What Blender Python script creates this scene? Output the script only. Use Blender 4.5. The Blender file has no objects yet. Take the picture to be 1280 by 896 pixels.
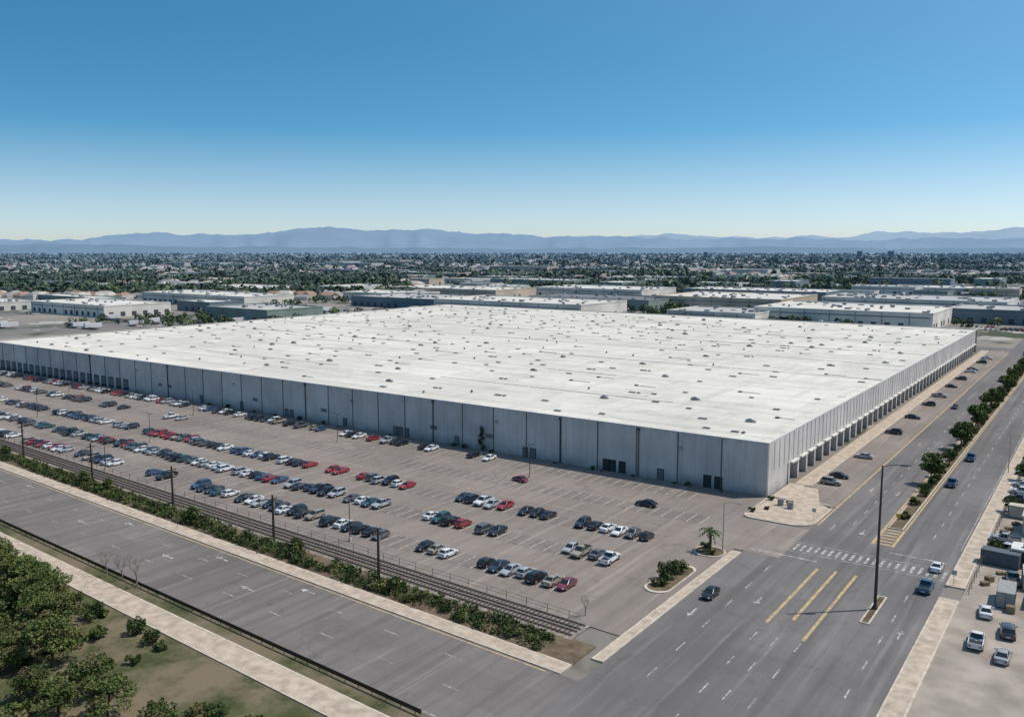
import bpy, bmesh, math, random
import numpy as np
from mathutils import Vector, Matrix
random.seed(7); rng=np.random.default_rng(11)
S=bpy.context.scene
COL=S.collection
# ------------------------------------------------------------ camera
H=55.0
HEAD=math.radians(35.3)
cam=bpy.data.cameras.new("camera"); co=bpy.data.objects.new("camera",cam); COL.objects.link(co)
cam.sensor_width=36; cam.lens=36*1070/1280.0; cam.clip_start=1; cam.clip_end=120000
co.location=(0,0,H); co.rotation_euler=(math.radians(90-7.24),0,HEAD)
S.camera=co
S.view_settings.view_transform='Standard'; S.view_settings.look='None'; S.view_settings.exposure=0
# ------------------------------------------------------------ light
SUN_EL=math.radians(58); SUN_AZ=math.radians(48)   # azimuth clockwise from +Y
sd=Vector((math.sin(SUN_AZ)*math.cos(SUN_EL),math.cos(SUN_AZ)*math.cos(SUN_EL),math.sin(SUN_EL)))
sl=bpy.data.lights.new("sun","SUN"); sl.energy=4.3; sl.angle=math.radians(.5); sl.color=(1,.93,.84)
so=bpy.data.objects.new("sun",sl); so.rotation_euler=sd.to_track_quat('Z','Y').to_euler(); COL.objects.link(so)
so.location=(0,0,200)
W=bpy.data.worlds.new("World"); S.world=W; W.use_nodes=True
nt=W.node_tree; nt.nodes.clear()
out=nt.nodes.new("ShaderNodeOutputWorld"); bg=nt.nodes.new("ShaderNodeBackground")
sky=nt.nodes.new("ShaderNodeTexSky"); sky.sky_type='NISHITA'; sky.sun_disc=False
sky.sun_elevation=SUN_EL; sky.sun_rotation=SUN_AZ
sky.altitude=0; sky.air_density=1.0; sky.dust_density=1.2; sky.ozone_density=2.0
tc=nt.nodes.new("ShaderNodeTexCoord"); mp=nt.nodes.new("ShaderNodeMapping"); mp.inputs['Scale'].default_value=(1,1,2.1); mp.inputs['Location'].default_value=(0,0,.035)
hs=nt.nodes.new("ShaderNodeHueSaturation"); hs.inputs['Hue'].default_value=.478
sz=nt.nodes.new("ShaderNodeSeparateXYZ"); sr=nt.nodes.new("ShaderNodeMapRange")   # haze near the horizon is less saturated
sr.inputs['From Min'].default_value=0.0; sr.inputs['From Max'].default_value=.13; sr.inputs['To Min'].default_value=.62; sr.inputs['To Max'].default_value=1.36
nt.links.new(tc.outputs['Generated'],sz.inputs[0]); nt.links.new(sz.outputs[2],sr.inputs['Value']); nt.links.new(sr.outputs[0],hs.inputs['Saturation'])
nt.links.new(tc.outputs['Generated'],mp.inputs['Vector']); nt.links.new(mp.outputs[0],sky.inputs['Vector'])
nt.links.new(sky.outputs[0],hs.inputs['Color']); nt.links.new(hs.outputs[0],bg.inputs['Color'])
bg.inputs['Strength'].default_value=0.145
nt.links.new(bg.outputs[0],out.inputs['Surface'])
# ------------------------------------------------------------ material helpers
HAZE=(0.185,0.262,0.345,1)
class NT:
    def __init__(s,name):
        s.m=bpy.data.materials.new(name); s.m.use_nodes=True; s.t=s.m.node_tree
        s.b=s.t.nodes['Principled BSDF']; s._pos=None
    def n(s,typ,**k):
        x=s.t.nodes.new(typ)
        for a,b in k.items(): setattr(x,a,b)
        return x
    def l(s,a,b): s.t.links.new(a,b)
    def pos(s):
        if s._pos is None: s._pos=s.n("ShaderNodeNewGeometry").outputs['Position']
        return s._pos
    def vec(s,scale,rot=0,src=None):
        m=s.n("ShaderNodeMapping"); m.inputs['Scale'].default_value=scale; m.inputs['Rotation'].default_value=(0,0,rot)
        s.l(src if src is not None else s.pos(),m.inputs['Vector']); return m.outputs[0]
    def noise(s,scale=(1,1,1),detail=4,rough=.55,rot=0,lo=.4,hi=.6,src=None):
        x=s.n("ShaderNodeTexNoise"); x.inputs['Scale'].default_value=1; x.inputs['Detail'].default_value=detail; x.inputs['Roughness'].default_value=rough
        s.l(s.vec(scale,rot,src),x.inputs['Vector'])
        r=s.n("ShaderNodeMapRange"); r.inputs['From Min'].default_value=lo; r.inputs['From Max'].default_value=hi
        s.l(x.outputs['Fac'],r.inputs['Value']); return r.outputs[0]
    def math(s,op,a,b=None,c=None):
        x=s.n("ShaderNodeMath",operation=op)
        for i,v in enumerate((a,b,c)):
            if v is None: continue
            if isinstance(v,(int,float)): x.inputs[i].default_value=v
            else: s.l(v,x.inputs[i])
        return x.outputs[0]
    def mix(s,f,a,b,mode='MIX'):
        x=s.n("ShaderNodeMix",data_type='RGBA',blend_type=mode)
        for i,v in ((0,f),(6,a),(7,b)):
            if isinstance(v,(int,float)): x.inputs[i].default_value=v
            elif isinstance(v,tuple): x.inputs[i].default_value=v if len(v)==4 else (*v,1)
            else: s.l(v,x.inputs[i])
        return x.outputs[2]
    def haze(s,c,L=4600.0):  # aerial haze painted into the base colour, growing with distance from the origin
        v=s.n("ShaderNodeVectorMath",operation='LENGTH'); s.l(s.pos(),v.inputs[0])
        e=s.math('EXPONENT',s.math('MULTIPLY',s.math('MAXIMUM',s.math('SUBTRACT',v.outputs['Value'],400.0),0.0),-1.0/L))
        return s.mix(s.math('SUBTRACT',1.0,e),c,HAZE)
    def fin(s,c,rough=.85,spec=.3,metal=0):
        if isinstance(c,tuple): s.b.inputs['Base Color'].default_value=c if len(c)==4 else (*c,1)
        else: s.l(c,s.b.inputs['Base Color'])
        s.b.inputs['Roughness'].default_value=rough; s.b.inputs['Specular IOR Level'].default_value=spec; s.b.inputs['Metallic'].default_value=metal
        return s.m
def flat(name,c,rough=.8,spec=.3,metal=0,var=.25,sc=1.5,haze=False,lo=.35,hi=.65):
    n=NT(name); d=tuple(x*(1-var) for x in c)
    r=n.mix(n.noise((sc,sc,sc),lo=lo,hi=hi),d,c)
    if haze: r=n.haze(r)
    return n.fin(r,rough,spec,metal)
def asphalt(name,c,c2,streak_rot=0,streak=.45,spots=0):
    n=NT(name)
    r=n.mix(n.noise((.035,.035,.035),5,lo=.38,hi=.62),c,c2)
    r=n.mix(n.math('MULTIPLY',n.noise((.35,.35,.35),6,.65,lo=.42,hi=.7),.35),r,tuple(x*.6 for x in c))
    if streak:
        r=n.mix(n.math('MULTIPLY',n.noise((.45,.012,.1),4,.6,rot=streak_rot,lo=.45,hi=.68),streak),r,tuple(x*.5 for x in c))
        r=n.mix(n.math('MULTIPLY',n.noise((.6,.02,.1),4,.6,rot=streak_rot,lo=.55,hi=.7),.4),r,tuple(min(1,x*1.7) for x in c))
    if spots:
        o=n.n("ShaderNodeTexVoronoi"); o.inputs['Scale'].default_value=1; n.l(n.vec((.36,.30,0)),o.inputs['Vector'])
        so_=n.n("ShaderNodeSeparateColor"); n.l(o.outputs['Color'],so_.inputs[0])
        d=n.n("ShaderNodeMapRange"); d.inputs['From Min'].default_value=.30; d.inputs['From Max'].default_value=.08; n.l(o.outputs['Distance'],d.inputs['Value'])
        r=n.mix(n.math('MULTIPLY',n.math('MULTIPLY',n.math('GREATER_THAN',so_.outputs[0],.5),d.outputs[0]),spots),r,tuple(x*.35 for x in c))
    v=n.n("ShaderNodeTexVoronoi",feature='DISTANCE_TO_EDGE'); v.inputs['Scale'].default_value=1
    nv=n.n("ShaderNodeTexNoise"); nv.inputs['Scale'].default_value=.3
    n.l(n.pos(),nv.inputs['Vector'])
    ad=n.n("ShaderNodeVectorMath",operation='MULTIPLY_ADD'); n.l(nv.outputs['Color'],ad.inputs[0]); ad.inputs[1].default_value=(9,9,0); n.l(n.pos(),ad.inputs[2])
    n.l(n.vec((.09,.09,.0),src=ad.outputs[0]),v.inputs['Vector'])
    cr=n.math('LESS_THAN',v.outputs['Distance'],.010)
    r=n.mix(n.math('MULTIPLY',cr,.28),r,tuple(x*.35 for x in c))
    w=n.n("ShaderNodeTexVoronoi",feature='F1',distance='CHEBYCHEV'); w.inputs['Scale'].default_value=1
    n.l(n.vec((.05,.09,0),rot=streak_rot),w.inputs['Vector'])
    sx=n.n("ShaderNodeSeparateColor"); n.l(w.outputs['Color'],sx.inputs[0])
    pt=n.math('GREATER_THAN',sx.outputs[0],.82)
    inn=n.math('MULTIPLY',pt,n.math('LESS_THAN',w.outputs['Distance'],.33))
    r=n.mix(n.math('MULTIPLY',inn,.32),r,tuple(x*.6 for x in c))
    r=n.mix(n.math('MULTIPLY',n.noise((9,9,9),2,lo=.3,hi=.7),.18),r,tuple(x*1.35 for x in c))
    return n.fin(r,.9,.25)
M={}
M['lot']=asphalt('lot_asphalt',(.245,.205,.176),(.180,.153,.134),math.radians(90),spots=.15)
M['bay']=asphalt('bay_asphalt',(.205,.174,.152),(.150,.130,.115),math.radians(90),spots=.6)
M['road']=asphalt('street_asphalt',(.168,.154,.146),(.120,.112,.109),0,.75)
M['roadw']=asphalt('boulevard_asphalt',(.182,.161,.149),(.130,.118,.111),math.radians(92.6),.7)
M['conc']=flat('sidewalk_concrete',(.50,.41,.32),.9,.2,var=.35,sc=.6)
M['kerb']=flat('kerb_concrete',(.56,.49,.40),.9,.2,var=.3,sc=.8)
M['slab']=flat('yard_concrete',(.36,.31,.26),.9,.2,var=.35,sc=.2)
def paint(name,c,under,lo=.35,hi=.6):
    n=NT(name); r=n.mix(n.noise((1.1,1.1,1.1),5,.7,lo=lo,hi=hi),under,c); return n.fin(r,.8,.2)
M['white']=paint('white_road_paint',(.58,.56,.53),(.18,.165,.15),.42,.66)
M['stall']=paint('stall_paint',(.60,.56,.50),(.23,.20,.175),.38,.62)
M['yellow']=paint('yellow_road_paint',(.58,.39,.16),(.24,.20,.15),.36,.62)
M['soil']=flat('dry_soil',(.17,.13,.085),.95,.1,var=.5,sc=.5)
n=NT('grass'); r=n.mix(n.noise((.25,.25,.25),6,.7,lo=.38,hi=.62),(.045,.055,.022),(.085,.09,.04)); r=n.mix(n.noise((.09,.09,.09),5,.7,lo=.42,hi=.58),r,(.17,.135,.09)); M['grass']=n.fin(r,.95,.1)
M['ballast']=flat('ballast',(.30,.255,.22),.95,.1,var=.45,sc=1.2)
M['tie']=flat('wood_tie',(.11,.085,.07),.9,.1)
M['rail']=flat('steel_rail',(.16,.14,.13),.5,.5,.4)
M['wood']=flat('pole_wood',(.06,.048,.038),.9,.1)
M['metal_d']=flat('dark_metal',(.03,.032,.035),.5,.5)
M['metal_l']=flat('galvanised_metal',(.30,.30,.30),.5,.5,.3)
M['fence']=flat('weathered_fence',(.11,.10,.09),.8,.3)
M['glass_l']=flat('lamp_lens',(.6,.6,.55),.3,.5)
M['bark']=flat('bark',(.11,.08,.055),.95,.1)
M['bark_g']=flat('pale_bark',(.25,.20,.16),.95,.1)
def leaf(name,a,b,haze=False,sc=.5,L=4600):
    n=NT(name); r=n.mix(n.noise((sc,sc,sc),3,lo=.35,hi=.65),a,b)
    if haze: r=n.haze(r,L)
    return n.fin(r,.75,.15)
M['leaf1']=leaf('leaf_dark',(.026,.045,.014),(.045,.07,.022))
M['leaf2']=leaf('leaf_mid',(.055,.085,.024),(.085,.115,.034))
M['leaf3']=leaf('leaf_light',(.10,.13,.036),(.14,.17,.055))
M['leafdry']=leaf('leaf_dry',(.12,.11,.05),(.17,.14,.07))
# ------------------------------------------------------------ mesh builder
class MB:
    def __init__(s): s.v=[];s.f=[];s.m=[]
    def add(s,v,f,mi=0):
        o=len(s.v); s.v+= [tuple(p) for p in v]; s.f+=[tuple(i+o for i in q) for q in f]
        s.m+= (mi if isinstance(mi,list) else [mi]*len(f))
    def box(s,x0,x1,y0,y1,z0,z1,mi=0,top=None,T=None):
        v=[(x0,y0,z0),(x1,y0,z0),(x1,y1,z0),(x0,y1,z0),(x0,y0,z1),(x1,y0,z1),(x1,y1,z1),(x0,y1,z1)]
        if T: v=[T(p) for p in v]
        f=[(0,3,2,1),(4,5,6,7),(0,1,5,4),(1,2,6,5),(2,3,7,6),(3,0,4,7)]
        s.add(v,f,[mi, mi if top is None else top,mi,mi,mi,mi])
    def quad(s,x0,x1,y0,y1,z,mi=0,T=None):
        v=[(x0,y0,z),(x1,y0,z),(x1,y1,z),(x0,y1,z)]
        if T: v=[T(p) for p in v]
        s.add(v,[(0,1,2,3)],mi)
    def tube(s,pts,rad,n=8,mi=0):
        rings=[]
        for i,p in enumerate(pts):
            p=Vector(p)
            d=(Vector(pts[min(i+1,len(pts)-1)])-Vector(pts[max(i-1,0)])).normalized()
            a=d.orthogonal().normalized() if abs(d.z)<.95 else Vector((1,0,0))
            a=(a-d*a.dot(d)).normalized(); b=d.cross(a)
            r=rad[i] if isinstance(rad,(list,tuple)) else rad
            rings.append([p+a*r*math.cos(t*2*math.pi/n)+b*r*math.sin(t*2*math.pi/n) for t in range(n)])
        v=[q for r in rings for q in r]; f=[]
        for i in range(len(pts)-1):
            for t in range(n):
                u=(t+1)%n; f.append((i*n+t,i*n+u,(i+1)*n+u,(i+1)*n+t))
        f.append(tuple(range(n-1,-1,-1))); f.append(tuple((len(pts)-1)*n+t for t in range(n)))
        s.add(v,f,mi)
    def mesh(s,name,mats,smooth=None):
        me=bpy.data.meshes.new(name); me.from_pydata(s.v,[],s.f)
        for m in mats: me.materials.append(m)
        me.polygons.foreach_set('material_index',s.m)
        if smooth:
            me.shade_smooth(); me.set_sharp_from_angle(angle=math.radians(smooth))
        me.update(); return me
    def obj(s,name,mats,smooth=None,parent=None,loc=(0,0,0)):
        o=bpy.data.objects.new(name,s.mesh(name,mats,smooth)); COL.objects.link(o); o.location=loc
        if parent: o.parent=parent
        return o
def empty(name,loc=(0,0,0)):
    o=bpy.data.objects.new(name,None); COL.objects.link(o); o.location=loc; return o
def inst(me,name,loc,rz=0,sc=1,color=None,parent=None):
    o=bpy.data.objects.new(name,me); COL.objects.link(o); o.location=loc; o.rotation_euler=(0,0,rz)
    o.scale=(sc,sc,sc) if isinstance(sc,(int,float)) else sc
    if color: o.color=(*color,1)
    if parent: o.parent=parent
    return o
LT=lambda p:(p[0],p[1]-.046*(p[0]+100),p[2])   # boulevard frame (slightly skewed to the warehouse)
def FR(f,r): return (.816*r-.578*f, .578*r+.816*f)
# ------------------------------------------------------------ ground
gb=MB()
R0=[-60000,-20000,-6000,-2500,-1200,-700,-400,-200,0,200,500,1200,4000,15000,60000]
R1=[-8000,-2000,-500,-100,100,300,600,1000,1800,3500,8000,20000,60000]
for i in range(len(R0)-1):
    for j in range(len(R1)-1): gb.quad(R0[i],R0[i+1],R1[j],R1[j+1],-.12)
n=NT('ground_cover')
c=n.mix(n.noise((.006,.006,.006),5,.6,lo=.45,hi=.55),(.17,.155,.14),(.24,.21,.175))
c=n.mix(n.noise((.0105,.0105,.01),6,.65,lo=.52,hi=.58),c,(.055,.065,.032))
c=n.mix(n.noise((.02,.02,.02),5,.65,lo=.60,hi=.62),c,(.38,.34,.30))
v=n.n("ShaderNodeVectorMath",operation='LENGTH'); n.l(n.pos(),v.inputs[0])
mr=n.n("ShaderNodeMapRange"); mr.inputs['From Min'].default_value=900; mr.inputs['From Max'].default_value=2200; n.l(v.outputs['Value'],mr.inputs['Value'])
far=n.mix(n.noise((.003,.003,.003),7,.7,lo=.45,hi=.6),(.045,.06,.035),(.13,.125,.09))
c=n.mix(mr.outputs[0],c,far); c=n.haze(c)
M['ground']=n.fin(c,.95,.1)
gb.obj('ground',[M['ground']])
pl=MB()
v=[LT((-560,106.5,0)),LT((-54.9,106.5,0)),(-54.9,148.9,0),(-46.5,149,0),(-46.5,168,0),(-60.6,168,0),(-60.6,184.8,0),(-560,184.8,0)]
pl.add([(p[0],p[1],0) for p in v],[tuple(range(8))],0)
pl.obj('parking_lot',[M['lot']])
# ------------------------------------------------------------ streets
st=MB(); st.quad(-53,-20,-60,149,0); st.quad(-46.5,-20,149,1500,0)
st.obj('side_street',[M['road']])
bl=MB(); bl.quad(-700,-53.0,74,92,0,T=LT); bl.obj('boulevard_road',[M['roadw']])
bs=MB(); bs.quad(-900,-46.5,533,550,-.01); bs.quad(-20,500,533,550,-.01); bs.quad(-460,-440,185,533,-.02)
bs.obj('back_road',[M['road']])
yd=MB(); yd.quad(-60.2,-46.5,186,533,-.004); yd.obj('dock_apron_road',[M['lot']])
# sidewalks + kerbs
sw=MB()
def slab(x0,x1,y0,y1,T=None,h=.13,k=.25):
    sw.box(x0,x1,y0,y1,-.1,h,1,1,T); sw.quad(x0+k,x1-k,y0+k,y1-k,h+.006,0,T)
slab(-700,-56,92,95,LT); slab(-700,-56,66.5,71,LT)
slab(-54.8,-53,96,147.5); slab(-56,-53,-60,70)
slab(-19.9,-17,-60,146); slab(-19.9,-17,152,900)
slab(-59.4,-55.6,200,530)
slab(-60.4,-57,186,199.6)
def corner(pts,name_h=.13,top=0):
    n_=len(pts); v=[(p[0],p[1],-.1) for p in pts]+[(p[0],p[1],name_h) for p in pts]
    f=[tuple(range(n_,2*n_))]+[(i,(i+1)%n_,n_+(i+1)%n_,n_+i) for i in range(n_)]
    sw.add(v,f,1)
    cx=sum(p[0] for p in pts)/n_; cy=sum(p[1] for p in pts)/n_
    k=.965 if top==0 else .9
    sw.add([(cx+(p[0]-cx)*k,cy+(p[1]-cy)*k,name_h+.006) for p in pts],[tuple(range(n_))],top)
arc=lambda cx,cy,r,a0,a1,k=8:[(cx+r*math.cos(math.radians(a0+(a1-a0)*i/k)),cy+r*math.sin(math.radians(a0+(a1-a0)*i/k))) for i in range(k+1)]
corner(arc(-58.5,170.8,2.4,180,270)+arc(-51.5,173.2,4.8,270,360)+[(-46.7,184.9),(-60.9,184.9)])
corner(arc(-50.2,184,3.3,0,90)[::1]+[(-53.5,198),(-56.9,198),(-56.9,185.1),(-47,185.1)][::1])
corner(arc(-57.9,144.6,2.9,0,360,24)[:-1],.16,2)
corner(arc(-58.2,133.6,2.2,0,180,10)+arc(-58.2,123.5,2.2,180,360,10),.16,2)
sw.obj('sidewalk',[M['conc'],M['kerb'],M['soil']])
# medians
md=MB()
def med(x0,x1,y0,y1):
    md.box(x0,x1,y0,y1,-.1,.15,0); md.quad(x0+.25,x1-.25,y0+.25,y1-.25,.158,1)
med(-34.2,-31.4,178,1400); med(-28.0,-26.6,129,141)
md.obj('street_median',[M['kerb'],M['soil']])
# road markings
mk=MB(); Z=.014
def q(x0,x1,y0,y1,mi=0,T=None): mk.quad(x0,x1,y0,y1,Z,mi,T)
for y in np.arange(176,900,9): q(-40.4,-40.2,y,y+3); q(-25.7,-25.5,y,y+3)
for y in np.arange(96,150,9): q(-46.6,-46.4,y,y+3); q(-24.2,-24.0,y,y+3)
q(-46.35,-45.95,172,525,1); q(-34.9,-34.45,178,900,1); q(-31.15,-30.8,178,900,1)
q(-20.4,-20.25,172,500,0)
for a,b in ((-34.9,-34.3),(-31.3,-30.8)): q(a,b,166.5,177.8,1)
for i,y in enumerate(np.arange(167,177.5,1.9)): q(-34.1,-31.5,y,y+.7,1)
for x,a,b in ((-39.3,121,147.5),(-36.3,124,148),(-33.0,118,148)): q(x-.25,x+.25,a,b,1)
for x in (-39.3,-36.3,-33.0):
    for y in np.arange(60,116,9): q(x-.09,x+.09,y,y+3,0)
for x in np.arange(-46,-20.5,1.25): q(x,x+.5,154.8,158.4)
q(-46.2,-20.4,153.8,154.0); q(-46.2,-20.4,159.2,159.4); q(-30.8,-20.6,163,163.4); q(-52.6,-40.4,150.6,151.0)
def arrow(x,y,d,mi=0,T=None,hor=False):
    P=[(-.12,-1.8),(.12,-1.8),(.12,.4),(.5,.4),(0,1.8),(-.5,.4),(-.12,.4)]
    v=[((x+d*b,y+a*1.3,Z) if hor else (x+a*1.2,y+d*b,Z)) for a,b in P]
    if T: v=[T(p) for p in v]
    mk.add(v,[tuple(range(7))],mi)
for y in (172,205,262): arrow(-43.3,y,-1); arrow(-37.6,y,-1)
for y in (128,): arrow(-22.2,y,1); arrow(-49.8,y-10,-1); arrow(-43,y,-1)
for x in np.arange(-600,-60,12): 
    q(x,x+3.0,87.0,87.15,0,LT); q(x+5,x+8,80.6,80.75,0,LT)
q(-600,-58,91.35,91.6,1,LT); q(-600,-58,74.4,74.55,0,LT)
for x in (-104,-128,-160,-205): arrow(x,89.3,-1,0,LT,True); arrow(x-9,84,-1,0,LT,True)
mk.obj('road_marking',[M['white'],M['yellow']])
# stalls
sm=MB(); by=MB()
ROWS={'A':176.6,'A2':161.5,'B':144.3,'C':130.0,'D':115.6}
PIT=2.8
for r,y in ROWS.items():
    x0=-72 if r in'BCD' else -66
    if r=='A': x0=-75
    k=0; x=x0
    while x>-455:
        gap=(k%34)>=31 and r!='A'
        if not gap:
            yl=y-.046*(x+100)*(.25 if r=='D' else 0)
            sm.quad(x-.085,x+.085,yl-2.8,yl+2.8,Z)
            if (k%34)<30 or r=='A': by.quad(x-PIT,x,yl-2.7-random.uniform(0,.25),yl+2.6+random.uniform(0,.25),.007)
        x-=PIT;k+=1
sm.quad(-440,-72,152.0,152.12,Z)
for x in np.arange(-430,-70,9): sm.quad(x,x+2.6,168.6,168.78,Z)
sm.obj('stall_marking',[M['stall']])
by.obj('parking_bay_pavement',[M['bay']])
bd=MB(); bd.quad(-700,-56,95,101.6,.02,0,LT); bd.quad(-700,-56,10,66.5,-.02,1,LT)
bd.quad(-700,-56,71,73.95,.0,1,LT)
bd.obj('planting_bed_ground',[M['soil'],M['grass']])
yb=MB(); yb.quad(-17,90,-60,520,-.02); yb.obj('yard_pavement',[M['slab']])
rw=empty('railway_track')
b=MB(); b.quad(-700,-60,101.0,106.5,.04,0,LT); b.obj('ballast',[M['ballast']],parent=rw)
b=MB()
for x in np.arange(-420,-61,.8): b.box(x,x+.26,101.9,103.9,.04,.14,0,T=LT); b.box(x,x+.26,104.4,106.2,.04,.14,0,T=LT)
b.obj('ties',[M['tie']],parent=rw)
b=MB()
for y in (102.2,103.6,104.6,106.0): b.box(-700,-60.5,y-.08,y+.08,.14,.30,0,T=LT)
b.obj('rails',[M['rail']],parent=rw)
def fence(name,x0,x1,c,h,step,mat,solid=False,T=LT,r=.05):
    e=MB()
    x=x0
    while x<=x1:
        e.tube([T((x,c,0)),T((x,c,h))],r,6,0); x+=step
    for z in ([h,h*.5] if not solid else [h]):
        a=T((x0,c,z));b_=T((x1,c,z)); e.tube([a,b_],.03,5,0)
    if solid: e.box(x0,x1,c-.04,c+.04,.35,h-.05,0,T=T)
    return e.obj(name,[mat])
fence('lot_fence',-560,-62,106.9,1.2,4.0,M['fence'])
fence('guard_rail',-560,-64,73.4,.9,2.5,M['wood'],True)
# ------------------------------------------------------------ main warehouse
X0,X1,Y0,Y1,HT=-431.0,-61.0,185.0,522.0,12.3
wh=empty('warehouse',(0,0,0))
def wallmat(name,c):
    n=NT(name)
    r=n.mix(n.noise((.12,.12,.12),5,.6,lo=.38,hi=.62),c,tuple(x*.82 for x in c))
    r=n.mix(n.math('MULTIPLY',n.noise((1.3,1.3,.05),5,.65,lo=.48,hi=.72),.45),r,tuple(x*.52 for x in c))
    sx=n.n("ShaderNodeSeparateXYZ"); n.l(n.pos(),sx.inputs[0])
    g=n.n("ShaderNodeMapRange"); g.inputs['From Min'].default_value=2.8; g.inputs['From Max'].default_value=0; n.l(sx.outputs[2],g.inputs['Value'])
    r=n.mix(n.math('MULTIPLY',g.outputs[0],n.noise((.3,.3,.3),4,lo=.25,hi=.65)),r,tuple(x*.45 for x in c))
    g=n.n("ShaderNodeMapRange"); g.inputs['From Min'].default_value=9.5; g.inputs['From Max'].default_value=12.3; n.l(sx.outputs[2],g.inputs['Value'])
    r=n.mix(n.math('MULTIPLY',n.math('MULTIPLY',g.outputs[0],n.noise((.8,.8,.2),4,lo=.4,hi=.7)),.5),r,tuple(x*.5 for x in c))
    return n.fin(r,.9,.2)
wm=[wallmat('wall_panel_a',(.54,.515,.50)),wallmat('wall_panel_b',(.50,.48,.47)),wallmat('wall_panel_c',(.58,.555,.53))]
M['joint']=flat('joint_dark',(.10,.10,.105))
M['door']=flat('dock_door',(.16,.17,.18),var=.3,sc=.4)
M['doord']=flat('dark_door',(.035,.04,.045))
M['coping']=flat('coping_metal',(.68,.66,.61),.5,.4)
b=MB()
b.box(X0+.35,X1-2.2,Y0+.35,Y1-.35,-.1,HT-.6,3)
x=X1; k=0; P=10.88
while x-P>=X0-.5:
    b.box(x-P+.11,x-.11,Y0,Y0+.3,-.1,HT,random.choice([0,0,1,2])); x-=P;k+=1
y=Y0+.32
while y+11<=Y1+.5:
    b.box(X0,X0+.3,y+.1,y+10.9,-.1,HT,random.choice([0,1,2])); y+=11.2
b.box(X0,X1,Y1-.3,Y1,-.1,HT,0)
y=Y0+.32
b.box(X1-.3,X1,y,y+14,-.1,HT,2)
y+=14.2
while y<Y1-8:
    w=min(7.0,Y1-.32-y)
    b.box(X1-.3,X1,y,y+w-.12,5.2,HT,random.choice([0,2,2]))
    b.box(X1-2.2,X1+.25,y-.55,y+.55,-.1,5.2,2)
    b.box(X1-2.2,X1-2.0,y+.55,y+w-.55,-.1,5.2,1)
    b.box(X1-2.0,X1-1.9,y+1.2,y+w-1.2,1.0,4.4,4)
    b.box(X1-1.9,X1-1.6,y+1.1,y+w-1.1,.5,1.0,3)
    b.box(X1-.3,X1+.9,y+.9,y+w-.9,4.75,5.1,5)
    y+=w
b.obj('walls',wm+[M['joint'],M['door'],M['coping']],parent=wh)
b=MB()
for y in np.arange(Y0+4,Y1-2,3.5): b.box(X1+.004,X1+.10,y,y+.14,5.3,HT-.3,0)
for x in np.arange(X1-P,X0,-P): b.box(x-.12,x+.12,Y0-.10,Y0+.1,-.1,HT-.12,1)
b.obj('wall_ribs',[wm[1],M['joint']],parent=wh)
b=MB()
b.box(X0-.05,X1+.05,Y0-.06,Y0+.45,HT+.003,HT+.12,0); b.box(X0-.05,X1+.05,Y1-.45,Y1+.06,HT+.003,HT+.12,0)
b.box(X0-.05,X0+.45,Y0+.452,Y1-.452,HT+.003,HT+.12,0); b.box(X1-.45,X1+.05,Y0+.452,Y1-.452,HT+.003,HT+.12,0)
b.obj('coping',[M['coping']],parent=wh)
b=MB()
def door(x,w,h,mi,z=0): b.box(x,x+w,Y0-.05,Y0+.02,z,z+h,mi)
for x in (-73.5,-76.2,-98.5,-101.2,-103.0): door(x,2.0,3.0,0)
for x in (-88,-125,-127.5,-151,-170,-172.5,-174.5,-196,-221,-223.5,-247,-270): door(x,1.8,2.7,0); b.box(x+.2,x+1.6,Y0-.1,Y0-.052,.1,2.5,1)
for x in np.arange(-428,-318,5.4): door(x,3.6,4.2,0); b.box(x+.3,x+3.3,Y0-.09,Y0-.052,.9,3.8,1)
for x in (-290,-296,-240,-206,-160,-140): door(x,2.6,1.1,1,3.6)
b.obj('doors',[M['doord'],M['door']],parent=wh)
b=MB()
for x in (-93.0,-115.6,-158.8,-213,-289.5,-344):
    b.tube([(x,Y0-.22,0),(x,Y0-.22,HT-.3)],.13,6,0); b.box(x-.3,x+.3,Y0-.5,Y0-.02,HT-.9,HT-.3,0)
for x in (-82,-136,-192,-250,-310): b.box(x-.35,x+.35,Y0-.45,Y0-.02,8.3,8.8,1)
b.obj('downspouts',[M['metal_d'],M['metal_l']],parent=wh)
n=NT('roof_membrane')
base=n.mix(n.noise((.018,.018,.018),5,.6,lo=.40,hi=.62),(.68,.64,.57),(.58,.55,.49))
base=n.mix(n.math('MULTIPLY',n.noise((.012,.22,.1),5,.65,lo=.48,hi=.68),.6),base,(.44,.415,.365))
base=n.mix(n.math('MULTIPLY',n.noise((.22,.015,.1),5,.65,lo=.52,hi=.70),.5),base,(.42,.40,.355))
base=n.mix(n.math('MULTIPLY',n.noise((.09,.09,.1),6,.7,lo=.54,hi=.72),.65),base,(.38,.355,.31))
base=n.mix(n.math('MULTIPLY',n.noise((.3,.5,.1),5,.7,lo=.60,hi=.74),.5),base,(.30,.28,.25))
base=n.mix(n.math('MULTIPLY',n.noise((.05,.05,.1),6,.7,lo=.58,hi=.66),.5),base,(.76,.73,.66))
br=n.n("ShaderNodeTexBrick"); br.inputs['Scale'].default_value=1; br.inputs['Mortar Size'].default_value=.012; br.inputs['Brick Width'].default_value=3.2; br.inputs['Row Height'].default_value=.32
br.inputs['Color1'].default_value=(1,1,1,1); br.inputs['Color2'].default_value=(.90,.90,.89,1); br.inputs['Mortar'].default_value=(.76,.75,.73,1)
n.l(n.vec((.1,.1,.1)),br.inputs['Vector'])
base=n.mix(1.0,base,br.outputs[0],'MULTIPLY')
M['roof']=n.fin(base,.8,.2)
b=MB(); b.quad(X0+.3,X1-.3,Y0+.3,Y1-.3,HT-.35,0)
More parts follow.
